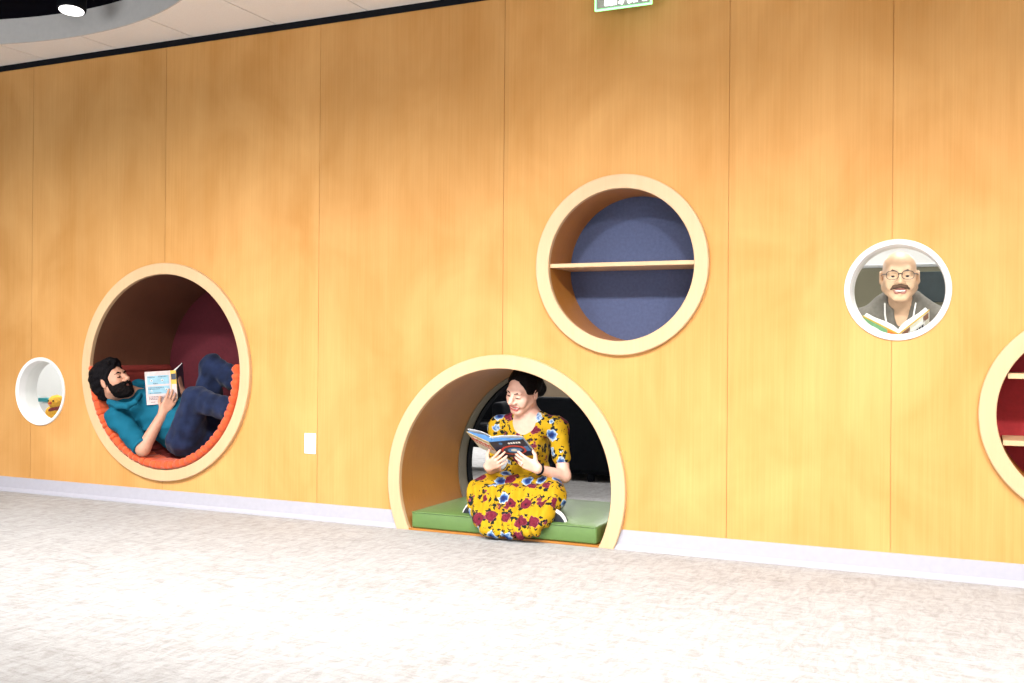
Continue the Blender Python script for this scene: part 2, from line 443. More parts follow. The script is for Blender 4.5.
# white base, interrupted by the floor-level tunnel
XL = WOM_C[0]-math.sqrt(.7165**2-(WOM_C[1]-.05)**2); XR = WOM_C[0]+math.sqrt(.7165**2-(WOM_C[1]-.05)**2)
def baseboard(name, x0, x1):
    bm = bmesh.new()
    prof = [(0, 0), (-.020, 0), (-.018, .012), (-.008, .026), (-.007, .1), (0, .1016)]
    a = [bm.verts.new((x0, y, z)) for y, z in prof]; b = [bm.verts.new((x1, y, z)) for y, z in prof]
    for i in range(6): bm.faces.new((a[i], a[(i+1) % 6], b[(i+1) % 6], b[i]))
    bm.faces.new(a[::-1]); bm.faces.new(b)
    cut = bmesh.new(); disc(cut, (WOM_C[0], 0, WOM_C[1]), .7175, -.2, .2, 128)
    tag(obj(name, boolean(bm, cut), BASEB), kind='structure')
baseboard('baseboard_left', -9, -2.5); baseboard('baseboard_right', -2.3, 2)
# the room beyond
bm = bmesh.new(); box(bm, (-3.5, 9.05, 1.5), (7.5, .05, 1.5)); tag(obj('wall_far', bm, WHITE), kind='structure')
bm = bmesh.new(); box(bm, (-3.5, 4.6, 3.05), (7.5, 4.45, .05)); tag(obj('ceiling_inner', bm, WHITE), kind='structure')

# ------------------------------------------------------------------ round nooks
def rim(parent, c, ri, ro, floor=False):
    bm = bmesh.new()
    revolve(bm, (c[0], 0, c[1]), [(ri, 0), (ri, -.026), (ri+.003, -.029), (ro-.004, -.029), (ro, -.025), (ro, -.0005)], 160)
    if floor: cut_floor(bm, .001)
    return obj('rim', bm, W_RIM, parent, smooth=True, angle=.5)
def lining(parent, c, ri, y1, mat, floor=False, name='tube', y0=.0, th=.018):
    bm = bmesh.new(); revolve(bm, (c[0], 0, c[1]), [(ri, y0), (ri+th, y0), (ri+th, y1), (ri, y1)], 160)
    if floor: cut_floor(bm, .001)
    return obj(name, bm, mat, parent, smooth=True, angle=.5)
def back(parent, c, r, y, mat):
    bm = bmesh.new(); disc(bm, (c[0], 0, c[1]), r, y, y+.018, 128); return obj('back_panel', bm, mat, parent)
def shelf(parent, c, ri, y1, dz, t=.022):
    """a board across the tube, its ends following the curve"""
    bm = bmesh.new(); r = ri-.0008
    z0, z1 = dz-t/2, dz+t/2
    pts = []
    for z in (z0, z1):
        w = math.sqrt(r*r-max(abs(z0), abs(z1))**2)
        pts += [(c[0]-w, z), (c[0]+w, z)]
    box(bm, (c[0], (y1-.006)/2, c[1]+dz), ((pts[1][0]-pts[0][0])/2, (y1+.006)/2, t/2), bev=.002, seg=1)
    return obj('shelf', bm, W_RIM, parent)

t = thing('reading_nook', (MAN_C[0], 0, MAN_C[1]-.705), 'deep round reading nook with maple rim and crimson back, a man reclining inside', 'nook')
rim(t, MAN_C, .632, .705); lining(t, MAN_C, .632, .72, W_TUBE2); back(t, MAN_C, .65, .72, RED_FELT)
t = thing('crawl_tunnel', (WOM_C[0], 0, 0), 'floor-level round tunnel through the wooden wall with a maple rim', 'tunnel')
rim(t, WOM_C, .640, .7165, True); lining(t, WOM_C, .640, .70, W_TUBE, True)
lining(t, WOM_C, .632, .80, CREAM, True, 'end_ring', .70, .05)
lining(t, WOM_C, .622, .86, BLACK, True, 'rubber_seal', .80, .05)
bm = bmesh.new(); w_ = math.sqrt(.64**2-.27**2)-.002
box(bm, (WOM_C[0], .37, .0065), (w_-.006, .40, .0055)); obj('base_board', bm, W_TUBE, t)
t = thing('shelf_niche', (BLU_C[0], 0, BLU_C[1]-.472), 'round wall niche lined in blue with one empty maple shelf', 'shelf')
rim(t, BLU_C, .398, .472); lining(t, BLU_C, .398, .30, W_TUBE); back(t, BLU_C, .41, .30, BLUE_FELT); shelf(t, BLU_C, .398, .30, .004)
t = thing('shelf_niche', (RED_C[0], 0, RED_C[1]-.472), 'round wall niche lined in red with two empty shelves', 'shelf')
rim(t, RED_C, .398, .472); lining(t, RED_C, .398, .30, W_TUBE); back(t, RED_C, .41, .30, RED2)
shelf(t, RED_C, .398, .30, .170, .024); shelf(t, RED_C, .398, .30, -.130, .024)

# ------------------------------------------------------------------ round windows
def window(name, c, ro, ri, label):
    bm = bmesh.new()
    revolve(bm, (c[0], 0, c[1]), [(ri, .145), (ri, .030), (ri+.006, -.004), (ro-.004, -.012), (ro, -.008), (ro, .0), (ri+.018, .0), (ri+.018, .145)], 128)
    f = tag(obj(name, bm, WHITE, smooth=True, angle=.6), label, kind='structure')
    g = bmesh.new(); disc(g, (c[0], 0, c[1]), ri+.004, .045, .051, 96); obj('glass', g, GLASS, f)
window('window_1', SMALL_C, .236, .208, 'small round white-framed window by the reclining man')
window('window_2', BALD_C, .2365, .2067, 'round white-framed window with a bald man behind it')

# ------------------------------------------------------------------ small fittings
p0, p1 = at(305, 433, 0), at(316, 454, 0)
t = thing('wall_outlet', ((p0[0]+p1[0])/2, 0, p1[2]), 'small white outlet plate low on the wooden wall between the two lower round openings', 'outlet')
cx, cz, hw, hh = (p0[0]+p1[0])/2, (p0[2]+p1[2])/2, (p1[0]-p0[0])/2, (p0[2]-p1[2])/2
bm = bmesh.new(); box(bm, (cx, -.003, cz), (hw, .003, hh), bev=.002, seg=2); obj('cover_plate', bm, PLATE, t)
for s in (-1, 1):
    bm = bmesh.new(); box(bm, (cx, -.0068, cz+s*.021), (.017, .0012, .014), bev=.001, seg=1); obj('socket', bm, PLATE, t)
# exit sign
S0 = at(595, 11, -.12); S1 = at(652, 4.6, -.12); sw = S1[0]-S0[0]; sx = (S0[0]+S1[0])/2; sz = (S0[2]+S1[2])/2; sh = .2
t = thing('exit_sign', (sx, -.12, sz+.24), 'lit exit sign with white letters hanging high on the wooden wall', 'exit sign')
EX_G = emit('green_lit_edge', (.30, 1.0, .36), 3.2); EX_W = emit('white_lit_letters', (1, 1, .97), 3.5); EX_P = plain('frosted_panel', (.34, .37, .34), .3, var=.02)
bm = bmesh.new(); box(bm, (sx, -.12, sz+sh/2), (sw/2-.010, .006, sh/2-.010)); obj('panel', bm, EX_P, t)
bm = bmesh.new()
for dx, dz, hx, hz in ((0, .0035, sw/2, .0035), (0, sh-.0035, sw/2, .0035), (-sw/2+.0035, sh/2, .0035, sh/2), (sw/2-.0035, sh/2, .0035, sh/2)):
    box(bm, (sx+dx, -.12, sz+dz), (hx, .009, hz), bev=.003, seg=2)
obj('lit_edge', bm, EX_G, t)
bm = bmesh.new(); box(bm, (sx, -.075, sz+sh+.02), (sw/2+.01, .075, .022), bev=.006); obj('housing', bm, WHITE, t)
bm = bmesh.new(); LZ0, LH, st = sz+.020, .135, .011
def bar(x0, z0, x1, z1, w=st):
    d = V3(x1-x0, 0, z1-z0); L = np.linalg.norm(d); d /= L
    box(bm, ((x0+x1)/2, -.1285, (z0+z1)/2), (w, .0025, L/2), R=np.stack([V3(d[2], 0, -d[0]), V3(0, 1, 0), d], 1))
lw = sw*.17; xs = sx-sw*.28
bar(xs, LZ0, xs, LZ0+LH)
for z in (LZ0+st, LZ0+LH/2, LZ0+LH-st): bar(xs, z, xs+lw, z)
xs += lw+.022; bar(xs, LZ0, xs+lw, LZ0+LH); bar(xs+lw, LZ0, xs, LZ0+LH)
xs += lw+.026; bar(xs, LZ0, xs, LZ0+LH)
xs += .024; bar(xs+lw/2, LZ0, xs+lw/2, LZ0+LH); bar(xs, LZ0+LH-st, xs+lw, LZ0+LH-st)
obj('letters', bm, EX_W, t)
# ceiling spotlight in the recess
L0 = V3(-4.99, -.63, 3.045); ld = nrm((.05, -.12, -1))
t = thing('ceiling_spotlight', (L0[0], L0[1], 3.172), 'black cylindrical spotlight glowing in the dark ceiling recess', 'spotlight')
Rl = frame(-ld, (0, 1, 0)); Rl = np.stack([Rl[:, 0], Rl[:, 2], Rl[:, 1]], 1)
bm = bmesh.new(); tube(bm, [L0, L0-ld*.012, L0-ld*.1, L0-ld*.115], [.080, .083, .083, .06], 32); obj('housing', bm, BLACK, t, smooth=True)
bm = bmesh.new(); tube(bm, [L0+ld*.001, L0+ld*.004], .070, 32); obj('lens', bm, emit('lamp_face', (1, .98, .95), 9), t)
bm = bmesh.new(); tube(bm, [L0-ld*.1, L0-ld*.12+V3(0, 0, .03), V3(L0[0]-.03, L0[1]+.03, 3.171)], .012, 12); obj('stem', bm, BLACK, t)

# ------------------------------------------------------------------ cushions
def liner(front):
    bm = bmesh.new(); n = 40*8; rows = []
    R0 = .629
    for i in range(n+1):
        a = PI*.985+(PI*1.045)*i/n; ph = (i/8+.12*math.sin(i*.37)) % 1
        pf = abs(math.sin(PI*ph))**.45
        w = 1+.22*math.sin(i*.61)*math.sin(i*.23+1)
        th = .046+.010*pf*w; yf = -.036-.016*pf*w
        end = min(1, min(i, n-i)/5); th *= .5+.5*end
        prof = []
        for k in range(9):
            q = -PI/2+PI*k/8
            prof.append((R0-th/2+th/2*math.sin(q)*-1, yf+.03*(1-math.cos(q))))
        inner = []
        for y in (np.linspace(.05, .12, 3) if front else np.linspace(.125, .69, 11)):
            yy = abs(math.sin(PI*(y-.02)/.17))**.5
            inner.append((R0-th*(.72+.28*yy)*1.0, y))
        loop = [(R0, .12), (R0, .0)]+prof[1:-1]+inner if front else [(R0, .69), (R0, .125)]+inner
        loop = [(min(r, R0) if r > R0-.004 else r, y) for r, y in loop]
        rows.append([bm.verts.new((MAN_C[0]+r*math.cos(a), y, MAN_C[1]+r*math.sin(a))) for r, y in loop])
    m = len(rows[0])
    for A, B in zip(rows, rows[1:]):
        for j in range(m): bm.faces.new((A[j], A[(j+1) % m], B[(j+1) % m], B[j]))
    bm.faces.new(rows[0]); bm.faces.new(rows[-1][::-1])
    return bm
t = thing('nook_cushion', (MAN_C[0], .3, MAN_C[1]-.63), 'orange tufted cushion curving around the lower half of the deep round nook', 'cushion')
obj('front_roll', liner(True), ORANGE, t, smooth=True, angle=1.3); obj('lining', liner(False), plain('shaded_orange_lining', (.22, .022, .014), .85, var=.1, vs=40), t, smooth=True, angle=1.3)['label'] = 'inner lining of the orange cushion, its shade coloured dark red'  # shade on the deep orange lining is put into its dark red colour
def green_pad():
    z0, z1 = .013, .106; y0, y1 = -.022, .84
    hx = math.sqrt(.64**2-(WOM_C[1]-z0)**2)-.010
    t = thing('floor_cushion', (WOM_C[0], .4, z0), 'green vinyl pad on the floor of the crawl tunnel', 'cushion')
    bm = bmesh.new()
    box(bm, (WOM_C[0], (y0+y1)/2, (z0+z1)/2), (hx-.008, (y1-y0)/2, (z1-z0)/2), bev=.012, seg=3)
    bmesh.ops.subdivide_edges(bm, edges=[e for e in bm.edges if e.calc_length() > .3], cuts=10, use_grid_fill=True)
    for v in bm.verts:
        fx = 1-abs(v.co.x-WOM_C[0])/hx; fy = 1-abs(v.co.y-(y0+y1)/2)/((y1-y0)/2)
        if v.co.z > z1-.01: v.co.z += .012*min(1, max(0, fx)*4)*min(1, max(0, fy)*4)
    obj('pad', bm, GREEN, t, smooth=True, angle=1.0)
    bm = bmesh.new(); z = z1-.003
    a = hx-.008
    tube(bm, [(WOM_C[0]-a+.004, y0-.001, z), (WOM_C[0]+a-.004, y0-.001, z)], .0035, 8); obj('piping', bm, GREEN, t, smooth=True)
green_pad()

# ================================================================== PEOPLE
def head(B, fat=0., jaw=1., mouth='shut', nose=1.):
    """skin of a head in B's frame: x = the person's own side, y forward, z up; about .235 tall"""
    B.ell((0, -.014, .042), (.074, .094, .080), .02)
    B.ell((0, .030, -.018), (.062+fat, .062, .086), .03)
    for s in (-1, 1):
        B.cap((s*.048, .0, -.045), (s*.020, .066, -.096*jaw), .026+fat, .017, .02)
        B.ell((s*.040, .058, -.024), (.026, .026, .024), .02)
        B.ell((s*.014, .098, -.034), (.010, .011, .009), .006)
        B.ell((s*.081, -.006, .0), (.010, .020, .033), .006, rot=np.array(Matrix.Rotation(-.35*s, 3, 'Z')))
        B.ell((s*.089, .002, .002), (.006, .009, .018), .004, op='s')
    B.ell((0, .070, -.100*jaw), (.022, .017, .016), .02)
    B.cap((-.034, .074, .024), (.034, .074, .024), .015, .015, .02)
    for s in (-1, 1): B.ell((s*.031, .099, .004), (.019, .017, .012), .012, op='s')
    B.cap((0, .088, .014), (0, .112*nose, -.027), .0085, .0130, .010)
    if mouth == 'shut':
        B.ell((0, .087, -.059), (.024, .010, .006), .006); B.ell((0, .085, -.070), (.020, .010, .007), .006)
    else:
        for s in (-1, 1): B.ell((s*.040, .066, -.046), (.020, .018, .020), .014)
        B.cap((-.030, .080, -.055), (0, .090, -.060), .006, .007, .006); B.cap((0, .090, -.060), (.030, .080, -.055), .007, .006, .006)
        B.cap((-.028, .079, -.062), (0, .086, -.084), .006, .008, .006); B.cap((0, .086, -.084), (.028, .079, -.062), .008, .006, .006)
        B.ell((0, .090, -.066), (.024, .014, .008), .006, op='s'); B.ell((0, .090, -.070), (.014, .014, .008), .006, op='s')
def lids(B, closed):
    for s in (-1, 1): B.ell((s*.031, .0790, .0075-.005*closed), (.0170, .0115, .0085+.002*closed), .004)
def mouth_parts(root, R, t, sc, wide=1., mat=None, drop=0):
    B = Body(.0018).at(R, t, sc)
    B.chain([(-.031*wide, .0790, -.055), (-.014*wide, .0895, -.0595), (0, .0915, -.0600), (.014*wide, .0895, -.0595), (.031*wide, .0790, -.055)], [.0030, .0042, .0044, .0042, .0030], .003)
    B.chain([(-.031*wide, .0790, -.055), (-.018*wide, .0860, -.072-drop), (0, .0890, -.0775-drop), (.018*wide, .0860, -.072-drop), (.031*wide, .0790, -.055)], [.0030, .0044, .0050, .0044, .0030], .003)
    B.build('lips', mat or LIP, root)
    B = Body(.0022).at(R, t, sc); B.ell((0, .076, -.067), (.024*wide, .008, .010), .002); B.build('mouth', MOUTH, root)
    B = Body(.0018).at(R, t, sc); B.ell((0, .0815, -.0665-drop*.3), (.0245*wide, .0080, .0062), .002); B.build('teeth', TOOTH, root)
def face_parts(root, R, t, sc, lids=True, brow=HAIR, bw=1., iris=IRIS, gaze=(0, 0), lash=-.004):
    w = lambda p: R @ (np.asarray(p, float)*sc)+t
    for s in (-1, 1):
        B = Body(.0014).at(R, t, sc); B.ell((s*.031, .0765, .002), (.0125, .0125, .0125), .001)
        g = nrm((s*.0+gaze[0], 1, gaze[1])); ce = w((s*.031, .076, .003)); ax = R @ g
        B.build('eye', [EYE, iris], root, paint=lambda c: ((c-ce) @ ax > .0096*sc).astype(int))
        if lids:
            B = Body(.0016).at(R, t, sc)
            B.cap((s*.016, .0880, -.003), (s*.031, .0905, lash), .0022, .0026, .002); B.cap((s*.031, .0905, lash), (s*.046, .083, -.003), .0026, .0022, .002)
            B.build('eyelashes', HAIR, root)
        B = Body(.002).at(R, t, sc); B.cap((s*.014, .092, .020), (s*.032, .092, .027), .0042*bw, .0046*bw, .003); B.cap((s*.032, .092, .027), (s*.050, .078, .021), .0046*bw, .003*bw, .003)
        B.build('eyebrow', brow, root)
def hand(B, wrist, fdir, pn, side, curl=(.35, .4, .45, .5), spread=.10, sc=1., thumb=(.7, .55, .45), bends=(1, 1, .8)):
    """palm, four bent fingers and a thumb; pn = where the palm faces, side +1 = right hand"""
    f = nrm(fdir); n = np.asarray(pn, float); n = nrm(n-(n @ f)*f); x = side*np.cross(f, n)
    R = np.stack([x, f, n], 1)
    old = (B.R, B.t, B.sc); B.at(R, wrist, sc)
    xs = (.030, .0105, -.0095, -.028); ys = (.088, .092, .088, .080); Ls = (.074, .082, .076, .060)
    for i in range(4):
        B.cap((xs[i]*.55, .0, 0), (xs[i], ys[i], 0), .0145, .0105, .012)
    B.ell((.020, .032, .008), (.017, .030, .013), .012)
    for i in range(4):
        p = V3(xs[i], ys[i]-.004, 0); a = 0; sp = spread*(1.5-i)*.7; d0 = V3(math.sin(sp), math.cos(sp), 0)
        r = (.0088, .0082, .0074, .0064) if i < 3 else (.0078, .0072, .0066, .0058)
        for j, (fr, bd) in enumerate(zip((.46, .30, .24), bends)):
            a += curl[i]*bd
            d = d0*math.cos(a)+V3(0, 0, 1)*math.sin(a); q = p+d*Ls[i]*fr
            B.cap(p, q, r[j], r[j+1], .003); p = q
    p = V3(.022, .022, .006); d = nrm(thumb); q = p+d*.046; B.cap(p, q, .013, .0105, .008)
    d2 = nrm(d+V3(-.25, .45, .1)); e = q+d2*.032; B.cap(q, e, .0103, .0078, .003)
    B.at(*old)

# ------------------------------------------------------------------ the reader in the yellow dress
def woman():
    root_p = V3(-2.43, .42, .12)
    hR = frame((-.30, -.92, -.33), (.15, -.28, 1)); hs = 1.05
    hT = at(523.5, 391, .27)
    nb = at(528, 419, .345); shR = at(499, 427, .36); shL = at(557.5, 428, .34)
    elR = at(494, 471, .34); wrR = at(488, 467, .075)
    elL = at(564, 476, .28); wrL = at(538, 469, .10)
    pel = V3(-2.425, .43, .225); chest = at(528, 448, .375); waist = at(528, 470, .41)
    knR = at(479, 491, .15); knL = at(553, 493, .13)
    anR = V3(-2.17, .02, .165); anL = V3(-2.58, .03, .165)
    B = Body(.0042)
    B.at(hR, hT, hs); head(B, mouth='open', jaw=.97, nose=1.03); lids(B, 1)
    B.at(); skull = hT+hR @ V3(0, -.03, -.05)
    B.cap(skull, nb, .050, .053, .02)
    B.chain([nb, chest, waist, pel], [.07, .10, .095, .12], .05)
    B.cap(shR, shL, .05, .05, .04); B.cap(nb+V3(0, 0, .03), shR+V3(.04, 0, .02), .045, .04, .03); B.cap(nb+V3(0, 0, .03), shL+V3(-.04, 0, .02), .045, .04, .03)
    for s, e, w in ((shR, elR, wrR), (shL, elL, wrL)):
        B.chain([s, e], [.043, .036], .03); B.chain([e, w], [.037, .0235], .02)
    for k_, a in ((knR, anR), (knL, anL)):
        B.chain([pel, k_], [.09, .055], .04); B.chain([k_, a], [.05, .032], .03)
    hand(B, wrR, (.80, -.36, .42), (.15, .8, .55), 1, (.25, .28, .32, .38), .16, .93, thumb=(.8, .35, .5))
    hand(B, wrL, (-.92, -.12, .40), (.2, .95, .25), -1, (.15, .2, .22, .3), .12, 1.0, thumb=(.7, .55, .5))
    body = B.build('person', SKIN_F, loc=root_p)
    tag(body, 'smiling woman in a yellow floral dress sitting cross-legged with an open book', 'person')
    mouth_parts(body, hR, hT, hs, 1.22, drop=.005)
    face_parts(body, hR, hT, hs, gaze=(0, -.7), lash=-.0005, bw=.62)
    # hair: drawn back from the forehead into a knot behind
    H = Body(.0032).at(hR, hT, hs)
    H.ell((0, -.022, .048), (.087, .106, .092), .02)
    H.ell((0, .075, -.014), (.068, .085, .100), .008, op='s')
    H.ell((0, .115, .034), (.062, .075, .068), .015, op='s')
    H.ell((0, .012, -.075), (.12, .074, .086), .01, op='s')
    H.cap((0, -.105, .0), (0, -.128, -.035), .050, .046, .02)
    for s in (-1, 1): H.cap((s*.069, .032, .025), (s*.074, -.005, .018), .012, .016, .012)
    H.wrinkle(.0022, folds(3, (150, 220, 260, 180)))
    H.build('hair', HAIR, body)
    # dress: bodice, short sleeves, lap and the skirt falling over the front of the pad
    D = Body(.0045)
    D.chain([chest+V3(0, .0, .07), chest, waist, pel], [.095, .115, .105, .14], .05)
    D.cap(shR, shL, .057, .057, .04); D.cap(nb+V3(-.05, 0, .012), shR, .045, .056, .03); D.cap(nb+V3(.05, 0, .012), shL, .045, .056, .03); D.ell(chest+(V3(-.07, -.075, .01)), (.062, .06, .062), .03); D.ell(chest+(V3(.06, -.09, .01)), (.062, .06, .062), .03)
    for s, e in ((shR, elR), (shL, elL)):
        m_ = s+(e-s)*.62; D.cap(s, m_, .056, .052, .03)
    D.ell(at(519, 421, .235), (.078, .12, .082), .006, op='s')
    D.cap(nb+V3(0, 0, .04), nb+V3(0, 0, .10), .07, .07, .01, op='s')
    D.chain([pel+V3(.05, 0, 0), knL], [.13, .070], .05); D.chain([pel+V3(-.05, 0, 0), knR], [.13, .070], .05)
    D.cap(pel+V3(.10, .02, -.03), pel+V3(.12, -.16, -.04), .085, .065, .04)
    top = [(478, 496), (494, 496), (514, 495), (535, 496), (553, 499)]; bot = [(484, 528), (495, 532), (508, 534), (522, 533), (534, 529)]
    for i, ((x0, y0), (x1, y1)) in enumerate(zip(top, bot)):
        a, b = at(x0, y0, .09), at(x1, y1, -.088); b[2] = max(b[2], .045)
        mid = at((x0+x1)/2+(2-i)*-1.5, (y0+y1)/2+1, -.015)
        D.chain([a, mid, b], [.056, .042, .026], .035)
    D.cap(at(478, 496, .10), at(554, 499, .10), .058, .058, .05); D.cap(at(482, 508, .05), at(546, 511, .05), .050, .050, .05); D.cap(at(485, 519, -.025), at(538, 521, -.025), .042, .040, .05); D.cap(at(485, 530, -.084), at(534, 531.5, -.084), .026, .026, .04)
    D.cap(at(490, 487, .22), at(548, 489, .22), .065, .065, .06)
    D.wrinkle(.0055, lambda P: np.where(P[:, 1] < .16, np.sin(95*(P[:, 0]+.28*P[:, 2])+2.5*np.sin(17*P[:, 2]+9*P[:, 0]))*np.clip((.16-P[:, 1])*9, 0, 1), 0)); D.wrinkle(.0045, folds(11, (45, 70, 95, 60, 110)))
    D.build('dress', FLORAL, body)
    # shoes lying on their sides, soles to the front
    def shoe(c, tilt, sc_=1.):
        R = np.array(Matrix.Rotation(tilt, 3, 'Y'))
        S = Body(.003).at(R, c, sc_)
        S.ell((0, .022, 0), (.086, .034, .056), .02); S.keep((0, -.008, 0), (0, -1, 0))
        up = S.build('shoe', SHOE_B, body)
        S = Body(.003).at(R, c, sc_)
        S.ell((0, .0, 0), (.090, .030, .062), .01); S.keep((0, .006, 0), (0, 1, 0)); S.keep((0, -.018, 0), (0, -1, 0))
        S.build('sole_edge', SHOE_W, up)
        S = Body(.003).at(R, c, sc_)
        S.ell((0, -.010, 0), (.081, .030, .051), .01); S.keep((0, .0, 0), (0, 1, 0)); S.keep((0, -.0205, 0), (0, -1, 0))
        S.build('tread', SHOE_B, up)
    shoe(at(553, 519, .03), .38, .95); shoe(at(474, 511.5, .05), -.70, .92)
    # wristband and finger ring
    ax = nrm(elL-wrL); W = Body(.002); c = wrL+ax*.012
    bm = bmesh.new(); u = nrm(np.cross(ax, (0, 0, 1))); v = np.cross(ax, u)
    ring = [c+.0285*(math.cos(q)*u+math.sin(q)*v) for q in np.linspace(0, 2*PI, 33)]
    tube(bm, ring, .0065, 8); obj('wristband', bm, BLACK, body, smooth=True)
    fb = wrL+nrm((-.92, -.12, .40))*.098+V3(0, -.010, -.012)
    bm = bmesh.new(); bmesh.ops.create_icosphere(bm, subdivisions=2, radius=.0055, matrix=Matrix.Translation(Vector(fb))); obj('finger_ring', bm, SHOE_W, body, smooth=True)
woman()

# ------------------------------------------------------------------ books
def quad_sheet(bm, a, b, c, d, th, n, mi=0, bow=0, seg=10):
    """thick sheet with corners a b c d (a-b along the width), bowed along n"""
    a, b, c, d = (np.asarray(q, float) for q in (a, b, c, d)); n = nrm(n); rows = []
    for i in range(seg+1):
        s = i/seg; o = bow*math.sin(PI*s)**.8 if 0 < s < 1 else 0
        p, q = a+(b-a)*s+n*o, d+(c-d)*s+n*o
        rows.append([bm.verts.new(tuple(x)) for x in (p, q, q+n*th, p+n*th)])
    for A, B in zip(rows, rows[1:]):
        for j in range(4): bm.faces.new((A[j], A[(j+1) % 4], B[(j+1) % 4], B[j])).material_index = mi
    bm.faces.new(rows[0][::-1]).material_index = mi; bm.faces.new(rows[-1]).material_index = mi
def leaf_block(bm, a, b, c, d, th0, th1, n, seg=10, bow=.0, mi=0):
    """block of pages lying on the cover a b c d (a-d is the spine side): thick at th0, th1 at the outer edge"""
    a, b, c, d = (np.asarray(q, float) for q in (a, b, c, d)); n = nrm(n); rows = []
    for i in range(seg+1):
        s = i/seg; th = (th0*(1-s)+th1*s)+bow*math.sin(PI*min(1, s*1.3))*(1-s)
        p, q = a+(b-a)*s, d+(c-d)*s
        rows.append([bm.verts.new(tuple(x)) for x in (p, q, q+n*th, p+n*th)])
    for A, B in zip(rows, rows[1:]):
        for j in range(4): bm.faces.new((A[j], A[(j+1) % 4], B[(j+1) % 4], B[j])).material_index = mi
    bm.faces.new(rows[0][::-1]).material_index = mi; bm.faces.new(rows[-1]).material_index = mi
def decal(bm, a, b, d, n, u0, u1, v0, v1, th=.0012, mi=0, rnd=0):
    """flat printed patch on the face with corner a, width a-b and height a-d"""
    a, b, d = (np.asarray(q, float) for q in (a, b, d)); n = nrm(n)
    P = lambda u, v: a+(b-a)*u+(d-a)*v
    if rnd:
        cs = [P((u0+u1)/2+(u1-u0)/2*math.cos(q), (v0+v1)/2+(v1-v0)/2*math.sin(q)) for q in np.linspace(0, 2*PI, 29)[:-1]]
    else: cs = [P(u0, v0), P(u1, v0), P(u1, v1), P(u0, v1)]
    lo = [bm.verts.new(tuple(c)) for c in cs]; hi = [bm.verts.new(tuple(c+n*th)) for c in cs]; k = len(cs)
    for i in range(k): bm.faces.new((lo[i], lo[(i+1) % k], hi[(i+1) % k], hi[i])).material_index = mi
    bm.faces.new(hi).material_index = mi; bm.faces.new(lo[::-1]).material_index = mi
PB = dict(navy=plain('print_navy', (.012, .018, .04), .35), red=plain('print_red', (.50, .05, .03), .4), blue=plain('print_blue', (.06, .17, .36), .4), tan=plain('print_tan', (.52, .40, .20), .4),
          white=plain('print_white', (.78, .77, .74), .4), cream=plain('print_cream', (.62, .60, .50), .4), dark=plain('print_dark', (.02, .03, .05), .4), green=plain('print_green', (.20, .42, .22), .4),
          pink=plain('print_pink', (.66, .50, .48), .5), sky=plain('print_sky', (.26, .46, .56), .5), yellow=plain('print_yellow', (.65, .38, .03), .4), orange=plain('print_orange', (.75, .20, .02), .4), brown=plain('print_brown', (.18, .07, .03), .4))
def womans_book():
    sT, sB = at(489, 442, -.01), at(502, 457.5, .095)        # spine, upper and lower end
    lT, rT = at(466.5, 431.5, .03), at(523, 439, .03)        # outer upper corners of the two halves
    lB, rB = lT+sB-sT, rT+sB-sT
    t = thing('book', (sT+sB)/2, 'open illustrated hardcover with a dark cover held by the woman in yellow', 'book')
    nL = nrm(np.cross(lT-sT, sB-sT)); nL = nL if nL[1] < 0 else -nL
    nR = nrm(np.cross(rT-sT, sB-sT)); nR = nR if nR[1] < 0 else -nR
    bm = bmesh.new(); quad_sheet(bm, sT, lT, lB, sB, .003, nL, 0); quad_sheet(bm, sT, rT, rB, sB, .003, nR, 1)
    names = ['tan', 'navy', 'red', 'blue', 'white', 'cream', 'dark', 'orange']; ix = {k: i for i, k in enumerate(names)}
    aL = sT+nL*.003; aR = sT+nR*.003
    D = lambda side, *a, **k: decal(bm, aL if side else aR, (lT+nL*.003) if side else (rT+nR*.003), (sB+nL*.003) if side else (sB+nR*.003), nL if side else nR, *a, **k)
    D(1, .05, .97, .60, .98, mi=ix['cream']); D(1, .08, .95, .28, .58, mi=ix['red'])
    for i in range(9): D(1, .1+.09*i, .15+.09*i, .16+.03*(i % 3), .24+.05*(i % 2), mi=ix['white'])
    for i in range(6): D(1, .15+.13*i, .22+.13*i, .38+.03*(i % 2), .52, mi=ix['cream'], th=.0018)
    D(0, .16, .88, .30, .86, mi=ix['red'], rnd=1); D(0, .22, .82, .36, .80, mi=ix['dark'], rnd=1, th=.0018); D(0, .34, .74, .44, .72, mi=ix['blue'], rnd=1, th=.0024); D(0, .44, .62, .50, .64, mi=ix['cream'], rnd=1, th=.003)
    for i in range(5): D(0, .50+.075*i, .555+.075*i, .12, .20, mi=ix['white'])
    D(0, .24, .34, .08, .20, mi=ix['blue'], rnd=1); D(0, .86, .98, .42, .70, mi=ix['blue'])
    obj('cover', bm, [PB[k] for k in names], t)
    up = nrm(sT-sB)
    for (o, b_, n) in ((lT, lB, nL), (rT, rB, nR)):
        bm = bmesh.new(); leaf_block(bm, sT-up*.004, o-up*.004+(sT-o)*.03, b_+(sB-b_)*.03, sB, .026, .010, -n, bow=.012)
        obj('pages', bm, PB['blue'], t)
        bm = bmesh.new(); s2 = sT-n*.030; o2 = o-n*.014
        quad_sheet(bm, s2+up*.004, o2+up*.004, b_-n*.014, sB-n*.03, .002, -n, bow=.012); obj('page', bm, PAPER, t)
womans_book()

